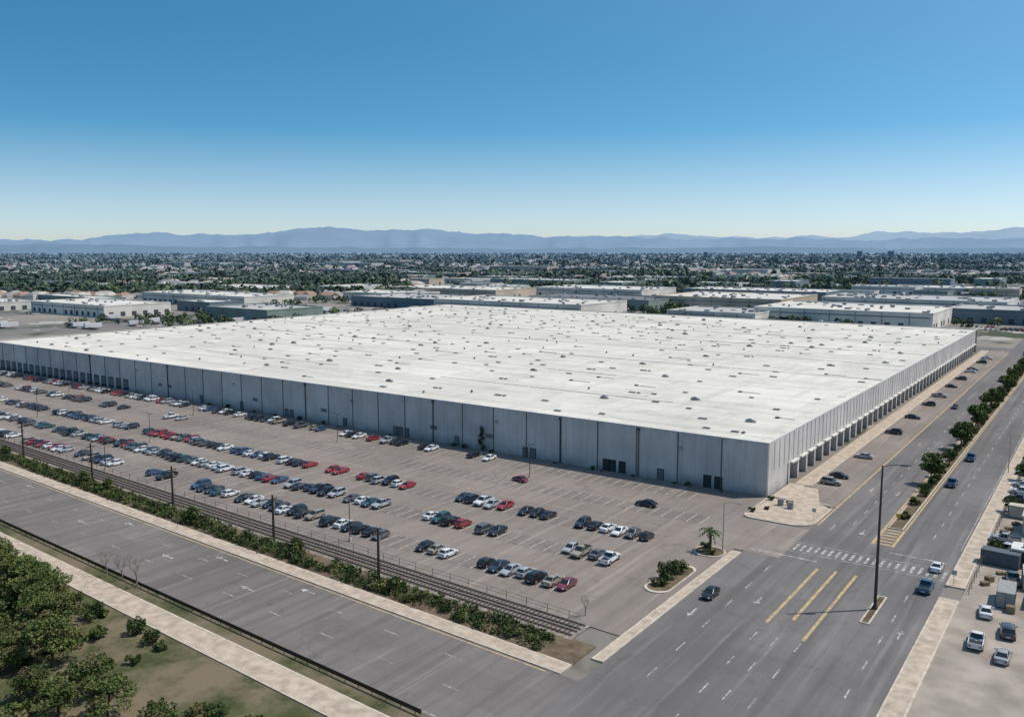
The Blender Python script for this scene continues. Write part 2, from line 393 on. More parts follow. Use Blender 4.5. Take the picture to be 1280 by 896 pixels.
for y in (222,259,300,342,384,428,470,498):
    x=X0+2
    while x<X1-3:
        l=random.uniform(18,60); e=min(x+l,X1-2)
        if random.random()<.6: b.box(x,e,y-.16,y+.16,HT-.35,HT-.2,0)
        x=e+.4
for x in (-392,-347,-300,-255,-208,-163,-112):
    y=Y0+3
    while y<Y1-4:
        l=random.uniform(15,45); e=min(y+l,Y1-2)
        if random.random()<.6: b.box(x-.16,x+.16,y,e,HT-.36,HT-.2,0)
        y=e+.4
b.obj('roof',[M['roof']],parent=wh)
M['unit']=flat('roof_unit_metal',(.30,.30,.29),.6,.4,var=.4,sc=.3)
M['unitl']=flat('roof_unit_light',(.50,.48,.45),.6,.4,var=.3,sc=.3)
M['unitd']=flat('roof_unit_dark',(.07,.07,.07),.5,.4)
b=MB(); rz=HT-.35
for gx in np.arange(X0+8,X1-6,12.6):
    for gy in np.arange(Y0+8,Y1-6,12.0):
        if random.random()<.38: continue
        x=gx+random.uniform(-2,2)*2; y=gy+random.uniform(-1.5,1.5)*2
        t=random.random()
        if t<.55:
            w,l=random.uniform(.4,.6),random.uniform(.7,1.3)
            b.box(x-l,x+l,y-w,y+w,rz,rz+.22,1); b.box(x-l+.12,x+l-.12,y-w+.12,y+w-.12,rz+.22,rz+.34,2)
            if random.random()<.3: b.box(x+l+.6,x+l+1.5,y-w,y+w,rz,rz+.22,1); b.box(x+l+.7,x+l+1.4,y-w+.1,y+w-.1,rz+.22,rz+.4,2)
        elif t<.70:
            b.tube([(x,y,rz),(x,y,rz+.4),(x,y,rz+.42),(x,y,rz+.65),(x,y,rz+.75)],[.25,.25,.42,.38,.1],10,random.choice([0,2]))
        elif t<.86:
            w,l,h=random.uniform(.45,.7),random.uniform(.7,1.1),random.uniform(.5,.8)
            b.box(x-l,x+l,y-w,y+w,rz+.15,rz+h,0); b.box(x-l*.5,x+l*.4,y-w*.6,y+w*.6,rz+h,rz+h+.15,2); b.box(x+l,x+l+.6,y-.3,y+.3,rz,rz+.5,1)
            b.box(x-l-.15,x+l+.15,y-w-.1,y+w+.1,rz,rz+.15,1)
        else:
            b.box(x-.5,x+.5,y-.5,y+.5,rz,rz+.35,2); b.tube([(x+.6,y,rz+.15),(x+random.uniform(4,9),y,rz+.15)],.08,5,0)
b.obj('roof_vents',[M['unit'],M['unitl'],M['unitd']],parent=wh)
# ------------------------------------------------------------ cars
n=NT('car_paint'); oi=n.n("ShaderNodeObjectInfo"); M['paint']=n.fin(oi.outputs['Color'],.28,.5)
n.b.inputs['Coat Weight'].default_value=.6; n.b.inputs['Coat Roughness'].default_value=.08
M['cglass']=NT('car_glass').fin((.012,.015,.018),.08,.6)
M['tyre']=NT('tyre_rubber').fin((.018,.018,.018),.9,.2)
M['rim']=NT('wheel_rim').fin((.45,.45,.46),.3,.5,.7)
M['trim']=NT('black_trim').fin((.02,.02,.022),.6,.4)
M['hl']=NT('headlight').fin((.7,.72,.74),.15,.6)
M['tl']=NT('taillight').fin((.35,.02,.015),.2,.6)
CM=[M['paint'],M['cglass'],M['tyre'],M['rim'],M['trim'],M['hl'],M['tl']]
def car(kind):
    b=MB()
    if kind=='sedan':
        Sx=[(-2.32,.68,.36,.66,.84),(-2.24,.82,.25,.72,.96),(-1.6,.90,.2,.74,1.0),(-.6,.915,.18,.76,.97),(.6,.915,.18,.75,.95),(1.3,.905,.2,.70,.90),(1.95,.86,.24,.62,.80),(2.26,.74,.28,.54,.68),(2.34,.6,.34,.48,.6)]
        gb=(-1.85,1.15,.80); gr=(-.95,.30,.60); Ht=1.45; wy=(-1.35,1.42); wr=.33
    elif kind=='suv':
        Sx=[(-2.34,.72,.42,.8,1.0),(-2.28,.86,.32,.84,1.1),(-1.6,.93,.28,.88,1.12),(-.6,.94,.26,.88,1.1),(.6,.94,.26,.87,1.08),(1.3,.93,.28,.84,1.05),(1.95,.89,.3,.76,.98),(2.26,.8,.34,.66,.84),(2.33,.66,.42,.6,.74)]
        gb=(-2.2,1.1,.84); gr=(-1.85,.35,.68); Ht=1.72; wy=(-1.38,1.42); wr=.37
    elif kind=='hatch':
        Sx=[(-2.02,.68,.36,.7,.9),(-1.96,.82,.26,.76,1.0),(-1.4,.88,.2,.76,1.02),(-.5,.89,.18,.77,1.0),(.5,.89,.18,.76,.97),(1.15,.88,.2,.71,.92),(1.7,.84,.24,.63,.82),(1.98,.72,.28,.55,.7),(2.05,.6,.34,.49,.62)]
        gb=(-1.92,1.05,.79); gr=(-1.35,.25,.62); Ht=1.5; wy=(-1.22,1.27); wr=.32
    else:
        Sx=[(-2.70,.84,.48,.76,.80),(-2.64,.92,.42,.80,.84),(-1.8,.95,.36,.84,.84),(-.7,.96,.34,.88,.86),(-.55,.96,.34,.9,1.14),(.9,.96,.34,.9,1.12),(1.5,.95,.36,.88,1.1),(2.2,.92,.38,.82,1.04),(2.55,.86,.42,.74,.94),(2.64,.74,.48,.66,.82)]
        gb=(-.6,1.25,.86); gr=(-.42,.6,.70); Ht=1.84; wy=(-1.65,1.72); wr=.40
    prof=lambda w,a,s,t:[(-w*.84,a),(-w,a+.14),(-w*1.0,(a+s)/2+.05),(-w*.975,s),(-w*.9,t-.03),(-w*.5,t+.01),(0,t+.03)]
    rings=[]
    for (y,w,a,s,t) in Sx:
        L_=prof(w,a,s,t); R_=[(-x,z) for x,z in L_[-2::-1]]
        rings.append([(x,y,z) for x,z in L_+R_])
    k=len(rings[0]); v=[p for r in rings for p in r]; f=[]
    for i in range(len(rings)-1):
        for j in range(k): f.append((i*k+j,i*k+(j+1)%k,(i+1)*k+(j+1)%k,(i+1)*k+j)[::-1])
    f.append(tuple(range(k))[::1]); f.append(tuple((len(rings)-1)*k+j for j in range(k))[::-1])
    b.add(v,f,0)
    zb=(1.10 if kind in('suv','pickup') else .95)-.03
    def ring(y0,y1,w,z,bow): return [(-w,y0+.12,z),(-w,(y0+y1)/2,z),(-w,y1-.18,z),(-w*.55,y1-.03,z),(0,y1+bow,z),(w*.55,y1-.03,z),(w,y1-.18,z),(w,(y0+y1)/2,z),(w,y0+.12,z),(w*.55,y0+.02,z),(0,y0-bow*.6,z),(-w*.55,y0+.02,z)]
    A=ring(gb[0],gb[1],gb[2],zb,.05); B=ring(gr[0],gr[1],gr[2],Ht-.07,.03); C=ring(gr[0]+.1,gr[1]-.1,gr[2]-.1,Ht-.01,.0)
    v=A+B+C+[(0,(gr[0]+gr[1])/2,Ht+.01)]; f=[];mi=[]
    for j in range(12):
        u=(j+1)%12
        f.append((u,12+u,12+j,j)); mi.append(1)
        f.append((12+u,24+u,24+j,12+j)); mi.append(0)
        f.append((24+u,36,24+j)); mi.append(0)
    f=[t[::-1] for t in f]
    b.add(v,f,mi)
    for s in (-1,1):
        for (pa,pb) in (((s*gb[2],gb[0]+.12,zb),(s*gr[2],gr[0]+.12,Ht-.06)),((s*gb[2],gb[1]-.18,zb),(s*gr[2],gr[1]-.18,Ht-.06)),((s*gb[2],(gb[0]+gb[1])/2,zb),(s*gr[2],(gr[0]+gr[1])/2,Ht-.06))):
            b.tube([pa,pb],.045,5,0)
        yy=gb[1]-.35; wx=gb[2]+.1
        b.box(min(s*wx,s*(wx+.2)),max(s*wx,s*(wx+.2)),yy-.08,yy+.08,zb-.02,zb+.13,0)
        w=Sx[3][1]
        b.box(min(s*(w-.05),s*(w+.01)),max(s*(w-.05),s*(w+.01)),wy[0]+wr+.1,wy[1]-wr-.1,Sx[3][2]+.02,Sx[3][2]+.14,4)
        for y in wy:
            b.tube([(s*(w-.05),y,wr),(s*(w+.004),y,wr)],wr+.07,16,4)
            b.tube([(s*(w-.2),y,wr),(s*(w+.015),y,wr)],wr,16,2)
            b.tube([(s*(w+.0),y,wr),(s*(w+.025),y,wr)],wr*.62,12,3)
        f_=Sx[-3]; r_=Sx[1]; zt=f_[3]
        b.box(min(s*.45,s*.78),max(s*.45,s*.78),Sx[-2][0]-.06,Sx[-2][0]+.05,zt-.08,zt+.06,5)
        b.box(min(s*.5,s*.8),max(s*.5,s*.8),Sx[0][0]-.0,Sx[1][0]+.05,r_[3]-.12,r_[3]+.08,6)
    b.box(-.42,.42,Sx[-1][0]-.05,Sx[-1][0]+.02,Sx[-1][2]+.02,Sx[-1][3]-.02,4)
    b.box(-.26,.26,Sx[0][0]-.02,Sx[0][0]+.05,Sx[0][2]+.1,Sx[0][2]+.22,5)
    if kind=='pickup':
        b.box(-.94,-.84,-2.66,-.62,.80,1.18,0); b.box(.84,.94,-2.66,-.62,.80,1.18,0); b.box(-.838,.838,-2.68,-2.6,.80,1.18,0)
        b.box(-.838,.838,-2.6,-.62,.86,.885,4)
    return b.mesh(kind+'_body',CM,32)
CARS={k:car(k) for k in('sedan','suv','hatch','pickup')}
pal=[((.012,.014,.018),.24),((.02,.03,.05),.14),((.65,.66,.67),.24),((.34,.36,.38),.12),((.10,.105,.11),.07),((.30,.018,.02),.055),((.03,.075,.16),.06),((.02,.08,.09),.045),((.30,.26,.20),.03)]
def pick(): 
    r=random.random(); a=0
    for c,w in pal:
        a+=w
        if r<a: return c
    return pal[0][0]
def put(kind,x,y,rz,col=None,z=.0,name=None):
    nm={'sedan':'parked_car','hatch':'parked_hatchback','suv':'parked_suv','pickup':'pickup_truck'}[kind]
    inst(CARS[kind],name or nm,(x,y,z),rz,random.uniform(.97,1.04),col or pick())
occ={'A':[(-430,-385,.7),(-382,-345,.8),(-342,-316,.9),(-312,-294,.9),(-292,-262,.85),(-258,-240,.85),(-236,-214,.85),(-211,-196,.75),(-187,-174,.8),(-172,-162,.85),(-157,-148,.8),(-139,-129,.9)],
 'A2':[(-430,-360,.75),(-354,-335,.8),(-330,-300,.8),(-294,-275,.7),(-264,-246,.45)],
 'B':[(-430,-380,.75),(-370,-330,.85),(-324,-298,.85),(-290,-260,.8),(-254,-240,.7),(-237,-198,.95),(-195,-178,.9),(-176,-162,.9),(-160,-153,1),(-149,-130,.92),(-118,-104,.93),(-99,-91,.95),(-87,-79,.95),(-77,-70,.95)],
 'C':[(-400,-330,.8),(-322,-268,.88),(-262,-248,.8),(-246,-232,.9),(-228,-193,.95),(-191,-158,.92),(-155,-140,.93),(-136,-125,.95),(-113,-103,.95),(-101,-94,.95),(-81,-70.5,1)],
 'D':[(-330,-290,.75),(-284,-262,.75),(-255,-231,.9),(-227,-205,.88),(-195,-178,.88),(-172,-158,.85),(-155,-131,.93),(-128,-121,.9),(-120,-112,.9),(-106,-95,.95),(-88,-70.5,1)]}
ncar=0
for r,y in ROWS.items():
    x0=-75 if r=='A' else (-66 if r=='A2' else -72)
    k=0
    while True:
        xl=x0-k*PIT; xc=xl+PIT/2 if r in'BCD' else xl-PIT/2; k+=1
        if xc<-440: break
        for a,c_,d in occ[r]:
            if a<=xc<=c_ and random.random()<d:
                kind=random.choices(['sedan','suv','hatch','pickup'],[.5,.25,.17,.08])[0]
                col=None
                if r=='B' and -236<xc<-205 and random.random()<.35: col=(.32,.02,.02)
                if r=='B' and -161<xc<-153: col=(.30,.02,.02)
                if r=='D' and -72.5<xc: col=(.16,.03,.04)
                yl=y-.046*(xc+100)*(.25 if r=='D' else 0)
                put(kind,xc+random.uniform(-.18,.18),yl+random.uniform(-.55,.55),(math.pi if random.random()<.4 else 0)+random.uniform(-.05,.05),col); ncar+=1
                break
put('sedan',-114,164.3,math.radians(75),(.18,.015,.02)); put('sedan',-80.2,163.6,math.radians(92),(.012,.012,.014))
for y,k,c in ((204.5,'suv',(.3,.27,.22)),(211.7,'sedan',(.015,.016,.018)),(236,'sedan',(.4,.4,.4)),(273,'suv',(.015,.016,.02)),(301.7,'sedan',(.02,.02,.025)),(330.5,'suv',(.03,.03,.035)),(352,'pickup',(.3,.3,.3)),(380,'sedan',(.02,.02,.02)),(405,'suv',None),(432,'sedan',None),(440,'sedan',None),(470,'suv',None),(490,'pickup',None)):
    put(k,-52.3,y,random.choice([0,math.pi])+math.radians(random.choice([90,90,80])),c)
put('pickup',-28.8,219.5,0,(.03,.09,.2),name='pickup_truck'); put('pickup',-28.7,249.8,0,(.02,.12,.2),name='pickup_truck')
put('sedan',-22.3,159,math.pi*0,(.65,.65,.66)); put('pickup',-22.2,148,0,(.03,.12,.2)); put('sedan',-49.9,125.4,math.pi,(.012,.012,.015),name='sedan_car')
for x,y,r,c,k in ((-44,330,math.pi,None,'sedan'),(-38,410,math.pi,None,'suv'),(-23.5,372,0,None,'sedan'),(-28,455,0,None,'sedan'),(-11,160,.2,(.1,.11,.12),'pickup'),(-13.5,176,1.4,(.5,.5,.5),'suv'),(-14.2,182,1.6,(.3,.3,.3),'pickup'),(-13,143,.1,(.6,.6,.6),'sedan'),(-14.8,214,1.5,(.05,.05,.06),'suv'),(-15,228,1.5,(.5,.5,.5),'sedan'),(-15.5,240,1.5,(.03,.04,.06),'sedan'),(-9.5,137,.1,(.04,.05,.06),'suv'),(-12.8,131,.05,(.62,.62,.62),'pickup'),(-9.3,128,.0,(.3,.3,.32),'sedan'),(-14.6,221,1.6,(.6,.6,.6),'pickup')):
    put(k,x,y,r,c)
def shed(x,y,w,l,h,wall,roof,name='yard_building'):
    b=MB(); b.box(-w/2,w/2,-l/2,l/2,-.1,h,0); b.box(-w/2-.25,w/2+.25,-l/2-.25,l/2+.25,h,h+.3,1)
    b.box(-w/2-.06,-w/2+.02,-l*.3,-l*.3+1,0,2.1,2); b.box(-w/2-.06,-w/2+.02,l*.05,l*.05+2.4,1.0,2.1,2); b.box(-w*.2,w*.1,-l*.2,0,h+.3,h+1.0,3)
    b.box(-w*.3,w*.3,-l/2-.06,-l/2+.02,0,2.6,2)
    b.obj(name,[wall,roof,M['doord'],M['unit']],loc=(x,y,0))
shed(-8.0,193,8,9,3.6,wm[0],M['unitl']); shed(-9.5,208,7,7,3.2,M['conc'],M['unit']); shed(-9,262,12,30,5,wm[1],M['coping']); shed(-10,310,10,40,6,wm[0],M['unitl']); shed(-9.5,171,5,4,2.8,M['conc'],M['coping'])
def container(x,y,r,c):
    b=MB(); b.box(-1.22,1.22,-3,3,.15,2.6,0)
    for yy in np.arange(-2.85,2.9,.42):
        for s in (-1,1): b.box(min(s*1.222,s*1.27),max(s*1.222,s*1.27),yy,yy+.2,.25,2.5,0)
    for s in (-1,1):
        for t in (-2.95,2.8): b.box(s*1.2-.1,s*1.2+.1,t,t+.15,0,2.62,1)
    b.box(-.03,.03,-3.05,-3.002,.3,2.5,1)
    o=b.obj('shipping_container',[c,M['joint']],loc=(x,y,0)); o.rotation_euler=(0,0,r)
cg=flat('container_grey',(.3,.3,.29)); cl=flat('container_cream',(.5,.45,.36))
container(-11,150,.05,cg); container(-13.6,168,1.5,flat('container_slate',(.10,.12,.14))); container(-6.5,152,.0,flat('container_tan',(.38,.32,.24))); container(-8.4,160,.1,cl); container(-12.5,201,1.5,cl)
def pallets(x,y):
    b=MB()
    for i in range(random.randint(3,7)):
        z=i*.16
        for t in (-.5,0,.44): b.box(-.6,.6,t,t+.08,z,z+.1,0)
        for t in np.arange(-.6,.55,.2): b.box(t,t+.12,-.5,.52,z+.1,z+.13,0)
    o=b.obj('pallet_stack',[flat('pallet_wood',(.30,.22,.14))],loc=(x,y,0)); o.rotation_euler=(0,0,random.uniform(0,1))
for x,y in ((-14.6,156),(-14.2,158.2),(-13,163),(-15,188),(-14.4,190.5),(-13.6,195),(-10,146)): pallets(x,y)
fence('yard_fence',150,330,-16.2,1.7,3.0,M['fence'],T=lambda p:(p[1],p[0],p[2]))
# ------------------------------------------------------------ vegetation
def leaves(cs,n,size,rngl=rng,flat_=.0):
    V=[];MI=[]
    for c,r,mi in cs:
        d=rngl.normal(size=(n,3)); d/=np.linalg.norm(d,axis=1)[:,None]; rad=rngl.uniform(.35,1.05,(n,1))**.6
        p=np.array(c)+d*rad*np.array(r)
        a=rngl.normal(size=(n,3)); a/=np.linalg.norm(a,axis=1)[:,None]; q_=np.cross(a,rngl.normal(size=(n,3))); q_/=np.linalg.norm(q_,axis=1)[:,None]
        s=size*rngl.uniform(.6,1.3,(n,1))
        V.append(np.stack([p-a*s-q_*s*.5,p+a*s*.2-q_*s*.8,p+a*s+q_*s*.4,p-a*s*.1+q_*s*.8],1).reshape(-1,3)); MI+= [mi]*n
    V=np.concatenate(V); F=np.arange(len(V)).reshape(-1,4)
    return V,F,MI
LM=[M['bark'],M['leaf1'],M['leaf2'],M['leaf3'],M['leafdry']]
def tree_mesh(name,h,cr,seed,n=70,size=.28,dens=26,mats=(1,1,2,2,3)):
    rr=random.Random(seed); g=np.random.default_rng(seed); b=MB()
    th=h*.4
    b.tube([(0,0,-.1),(.05,0,th*.5),(0,.08,th)],[h*.035,h*.027,h*.02],8,0)
    cs=[]
    for i in range(dens):
        a=rr.uniform(0,6.283); e=rr.uniform(-.45,1); rad=cr*rr.uniform(.3,1)*math.sqrt(max(.1,1-.75*max(e,0)**2))
        p=(rad*math.cos(a),rad*math.sin(a),h*.60+e*h*.36)
        if i<9: b.tube([(0,0,th*.8),(p[0]*.5,p[1]*.5,(th+p[2])/2),p],[h*.016,h*.01,h*.004],5,0)
        k=cr*rr.uniform(.22,.40)
        cs.append((p,(k,k,k*.75),rr.choice(mats)))
    V,F,MI=leaves(cs,n,size,g)
    o=len(b.v); b.v+=[tuple(x) for x in V.tolist()]; b.f+=[tuple(x) for x in (F+o).tolist()]; b.m+=MI
    return b.mesh(name,LM)
T1=[tree_mesh('tree_a',7,3.0,1),tree_mesh('tree_b',6,2.6,2),tree_mesh('tree_c',8,3.4,5,mats=(1,2,2,3,3)),tree_mesh('tree_d',7,3.4,12,n=120,size=.17,dens=34,mats=(2,3,3,3,4)),tree_mesh('tree_e',6.5,3.2,21,n=110,size=.18,dens=30,mats=(1,2,2,3,4))]
def shrub_mesh(seed,r,h,mats,n=60):
    rr=random.Random(seed); g=np.random.default_rng(seed); b=MB()
    for i in range(5):
        a=rr.uniform(0,6.28); b.tube([(0,0,-.05),(r*.5*math.cos(a),r*.5*math.sin(a),h*.6)],[.05,.02],5,0)
    cs=[((r*.6*rr.uniform(-1,1),r*.6*rr.uniform(-1,1),h*rr.uniform(.3,.8)),(r*.35,r*.35,h*.28),rr.choice(mats)) for _ in range(12)]
    V,F,MI=leaves(cs,n,.17,g); o=len(b.v)
    b.v+=[tuple(x) for x in V.tolist()]; b.f+=[tuple(x) for x in (F+o).tolist()]; b.m+=MI
    return b.mesh('shrub',LM)
SH=[shrub_mesh(3,1.4,1.6,(1,2,2,3)),shrub_mesh(4,1.8,2.4,(1,1,2)),shrub_mesh(9,1.1,1.0,(4,3,4,2))]
for y,k,s in ((218,0,1.0),(226,1,.55),(241,2,.5),(262,0,1.05),(268,1,.8),(277,2,.6),(290,0,1.1),(299,1,.8),(314,0,.7),(331,2,.95),(340,1,.9),(356,0,.7),(372,0,1),(384,1,.9),(398,2,.8),(410,2,.9),(425,0,.8),(440,0,.9),(456,1,1),(470,2,.8),(486,2,.9),(510,0,1)):
    inst(T1[k],'median_tree',(-32.8+random.uniform(-.3,.3),y,.1),random.uniform(0,6),s)
for y in np.arange(186,520,4.0):
    if random.random()<.75: inst(random.choice(SH),'median_shrub',(-32.8+random.uniform(-.5,.5),y,.1),random.uniform(0,6),random.uniform(.45,1.0))
for x,y,s in ((-146,60,.95),(-141,62.0,.9),(-136.5,61.5,1.0),(-131.5,61,.95),(-127,59.8,.92),(-122.8,59.5,.75),(-150,62,1.0),(-155,62,1.0)):
    inst(T1[3],'leafy_tree',(x,y,-.3),random.uniform(0,6),(s*1.1,s*1.1,s))
k=0
for x in np.arange(-150,-74,5.6):
    for yy in (56,50,44,38,32):
        if random.random()<.3: continue
        p=LT((x+random.uniform(-2,2),yy+random.uniform(-2,2)-(4 if x>-118 else 0),0)); s=random.uniform(.6,.98); inst(T1[random.choice((3,4))],'leafy_tree',(p[0],p[1],-.3),random.uniform(0,6),(s*1.15,s*1.15,s))
for _ in range(60):
    x=random.uniform(-150,-70); inst(random.choice(SH),'shrub',LT((x,random.uniform(36,65),0)),random.uniform(0,6),random.uniform(.5,1.1))
inst(SH[1],'shrub',(-58.4,127.5,.15),0,1.25); inst(SH[1],'shrub',(-57.9,131.6,.15),2,.9); inst(SH[2],'shrub',(-58.5,124.5,.15),1,1.1)
for x,y,s in ((-57.0,143.4,.6),(-59.2,145.8,.7)): inst(SH[0],'shrub',(x,y,.16),0,s)
for x,y in ((-59.5,183.2),(-58,176),(-55,182),(-60,172.6)): inst(SH[random.choice((0,2))],'shrub',(x,y,.13),0,.6)
for x,y,s in ((-14.6,173,.5),(-15,204,.6),(-15.2,234,.7),(-15,250,.6)): inst(T1[1],'leafy_tree',(x,y,0),x,s)
def palm():
    b=MB(); b.tube([(0,0,0),(.08,0,1.6),(0,.1,3.2)],[.26,.2,.2],9,0)
    for i in range(26):
        a=i*2.4; e=random.uniform(.1,1.1); L_=random.uniform(1.5,2.1); pts=[]
        for t in range(6):
            u=t/5; rr=L_*u*math.cos(e*.6); z=3.2+L_*(u*math.sin(e)-.75*u*u)
            pts.append((rr*math.cos(a),rr*math.sin(a),z))
        px,py=-math.sin(a),math.cos(a)
        for t in range(5):
            w=.32*(1-abs(t/5-.3))
            for s in (-1,1):
                p,q_=pts[t],pts[t+1]; b.add([p,q_,(q_[0]+px*w*s,q_[1]+py*w*s,q_[2]-.14)],[(0,1,2)],random.choice((1,2)))
    return b.mesh('palm',LM)
inst(palm(),'palm_tree',(-57.9,144.6,.16),0,1.2)
def bare(seed,h):
    rr=random.Random(seed); b=MB()
    def br(p,d,l,r,k):
        q_=p+d*l; m=p+d*l*.5+Vector((rr.uniform(-1,1),rr.uniform(-1,1),0))*l*.06
        b.tube([p,m,q_],[r,r*.8,r*.55],5,0)
        if k==0: return
        for _ in range(3 if k>1 else 4):
            nd=(d+Vector((rr.uniform(-1,1),rr.uniform(-1,1),rr.uniform(-.1,.7)))*.75).normalized()
            br(p+d*l*rr.uniform(.55,1),nd,l*rr.uniform(.55,.8),r*.5,k-1)
    br(Vector((0,0,-.1)),Vector((0,0,1)),h*.36,h*.022,4)
    return b.mesh('bare_tree',[M['bark_g']])
B1=[bare(1,6.5),bare(2,5)]
for x,y,k,s in ((-128,75.1,0,1.1),(-133,75.4,1,1.1),(-136.5,74.8,0,.9),(-62.5,108.3,1,.85),(-150,97,1,.7)): inst(B1[k],'bare_tree',(x,y-.8,0),k,s)
cs=[]
for x in np.arange(-460,-62,.85):
    for _ in range(4):
        c=random.uniform(95.6,99.9); p=LT((x+random.uniform(-.6,.6),c,random.uniform(.3,.9)))
        if math.sin(x*.21)+math.sin(x*.083+c)>1.7: continue
        k=random.uniform(.55,1.0); cs.append((p,(k,k,k*.75),random.choice((0,0,0,0,1,1,2,3))))
V,F,MI=leaves(cs,42,.18)
me=bpy.data.meshes.new('hedge'); me.from_pydata(V.tolist(),[],F.tolist())
for m in LM[1:]: me.materials.append(m)
me.polygons.foreach_set('material_index',MI); COL.objects.link(bpy.data.objects.new('hedge',me))
for x in (-196,-150,-186,-118,-240,-265,-92): inst(T1[1],'leafy_tree',LT((x,98,0)),random.uniform(0,6),random.uniform(.45,.6))
cs=[((-141+random.uniform(-1.1,1.1)*(1-z/9),184.5,z),(.6,.25,.5),random.choice((0,1,1))) for z in np.arange(.3,6.5,.35)]
V,F,MI=leaves(cs,40,.15)
me=bpy.data.meshes.new('climbing_vine'); me.from_pydata(V.tolist(),[],F.tolist())
for m in LM[1:]: me.materials.append(m)
me.polygons.foreach_set('material_index',MI); COL.objects.link(bpy.data.objects.new('climbing_vine',me))
for x in np.arange(-400,-66,7.5):
    if random.random()<.55: inst(random.choice(SH),'shrub',(x+random.uniform(-3,3),183.6,0),random.uniform(0,6),random.uniform(.3,.7))
# ------------------------------------------------------------ poles & lamps
def pole_mesh(h):
    b=MB(); b.tube([(0,0,-.2),(0,0,h)],[.26,.18],8,0); b.box(-1.1,1.1,-.07,.07,h-.9,h-.72,0)
    for x in (-.95,-.4,.4,.95): b.tube([(x,0,h-.75),(x,0,h-.5)],.05,6,1)
    b.tube([(.28,0,h-2.3),(.28,0,h-1.5)],.2,8,1); return b.mesh('utility_pole',[M['wood'],M['metal_l']])
PM=pole_mesh(9)
pp=[]
for x in (-97.8,-128,-163,-198.5,-236,-275,-315,-360):
    p=LT((x,99.6 if x>-110 else 101.0,0)); inst(PM,'utility_pole',p,math.radians(90),1); pp.append(p)
wb=MB()
for dy in (-.9,0,.9):
    for a,c_ in zip(pp[:-1],pp[1:]):
        pts=[(a[0]+(c_[0]-a[0])*t/8,a[1]+dy+(c_[1]-a[1])*t/8,8.5-.9*(1-(t/4-1)**2)) for t in range(9)]
        wb.tube(pts,.018,4,0)
wb.obj('power_line',[M['metal_d']])
def lotlamp(h):
    b=MB(); b.tube([(0,0,0),(0,0,.7)],.3,10,1); b.tube([(0,0,.7),(0,0,h)],[.1,.06],8,0)
    for s in (-1,1):
        b.tube([(0,0,h-.1),(s*.9,0,h)],.04,6,0); b.box(min(s*.8,s*1.3),max(s*.8,s*1.3),-.15,.15,h-.06,h+.06,0); b.box(min(s*.85,s*1.25),max(s*.85,s*1.25),-.11,.11,h-.09,h-.062,2)
    return b.mesh('parking_lot_lamp',[M['metal_d'],M['kerb'],M['glass_l']])
LMH=lotlamp(8.3)
for x,y in ((-114,168.5),(-181,168.5),(-250,168.5),(-330,168.5),(-116,110.5),(-225,137.2),(-290,137.2),(-205,112.5)): inst(LMH,'parking_lot_lamp',(x,y,0),0,1)
def mast(h):
    b=MB(); b.tube([(0,0,.1),(0,0,.5)],.42,12,0); b.tube([(0,0,.5),(0,0,h*.5),(0,0,h)],[.26,.2,.13],12,0)
    b.tube([(0,0,h-.1),(1.2,.85,h+.12),(2.6,1.85,h+.05)],[.07,.06,.05],8,0)
    b.add([(2.3,1.45,h-.08),(3.6,2.4,h-.08),(3.4,2.7,h-.08),(2.1,1.75,h-.08),(2.45,1.6,h+.14),(3.35,2.3,h+.08),(3.2,2.5,h+.08),(2.3,1.8,h+.14)],[(0,3,2,1),(4,5,6,7),(0,1,5,4),(1,2,6,5),(2,3,7,6),(3,0,4,7)],0)
    return b.obj('street_lamp',[M['metal_d']],40)
mast(22.7).location=(-27.2,135.2,0)
def slamp(x,y,r,h=10):
    b=MB(); b.tube([(0,0,0),(0,0,h)],[.1,.06],8,0); b.tube([(0,0,h-.1),(1.5,0,h+.25),(2.4,0,h+.2)],.045,6,0)
    b.box(2.2,3.0,-.16,.16,h+.1,h+.24,0); b.box(2.3,2.9,-.1,.1,h+.07,h+.098,1)
    o=b.obj('street_lamp',[M['metal_l'],M['glass_l']],40,loc=(x,y,.1)); o.rotation_euler=(0,0,r)
for y in (240,340,460): slamp(-19.2,y,math.pi)
slamp(-56.2,146.6,.2,9)
def sign(x,y,r,c):
    b=MB(); b.tube([(0,0,0),(0,0,2.6)],.04,6,0); b.box(-.4,.4,-.05,-.02,1.8,2.6,1)
    o=b.obj('traffic_sign',[M['metal_l'],flat('sign_face',c)],loc=(x,y,.1)); o.rotation_euler=(0,0,r)
sign(-47.6,174,0,(.5,.5,.48)); sign(-18.8,152.6,0,(.5,.5,.48)); sign(-32.8,180,0,(.6,.45,.05))
for x,y in ((-56.5,180.5),(-54,179.2)):
    b=MB(); b.box(-.7,.7,-.4,.4,0,.12,1); b.box(-.6,.6,-.32,.32,.12,1.35,0); b.box(-.64,.64,-.36,.36,1.35,1.42,0); b.box(-.02,.02,-.335,-.322,.2,1.3,2)
    b.obj('utility_cabinet',[M['metal_l'],M['kerb'],M['joint']],loc=(x,y,.13))
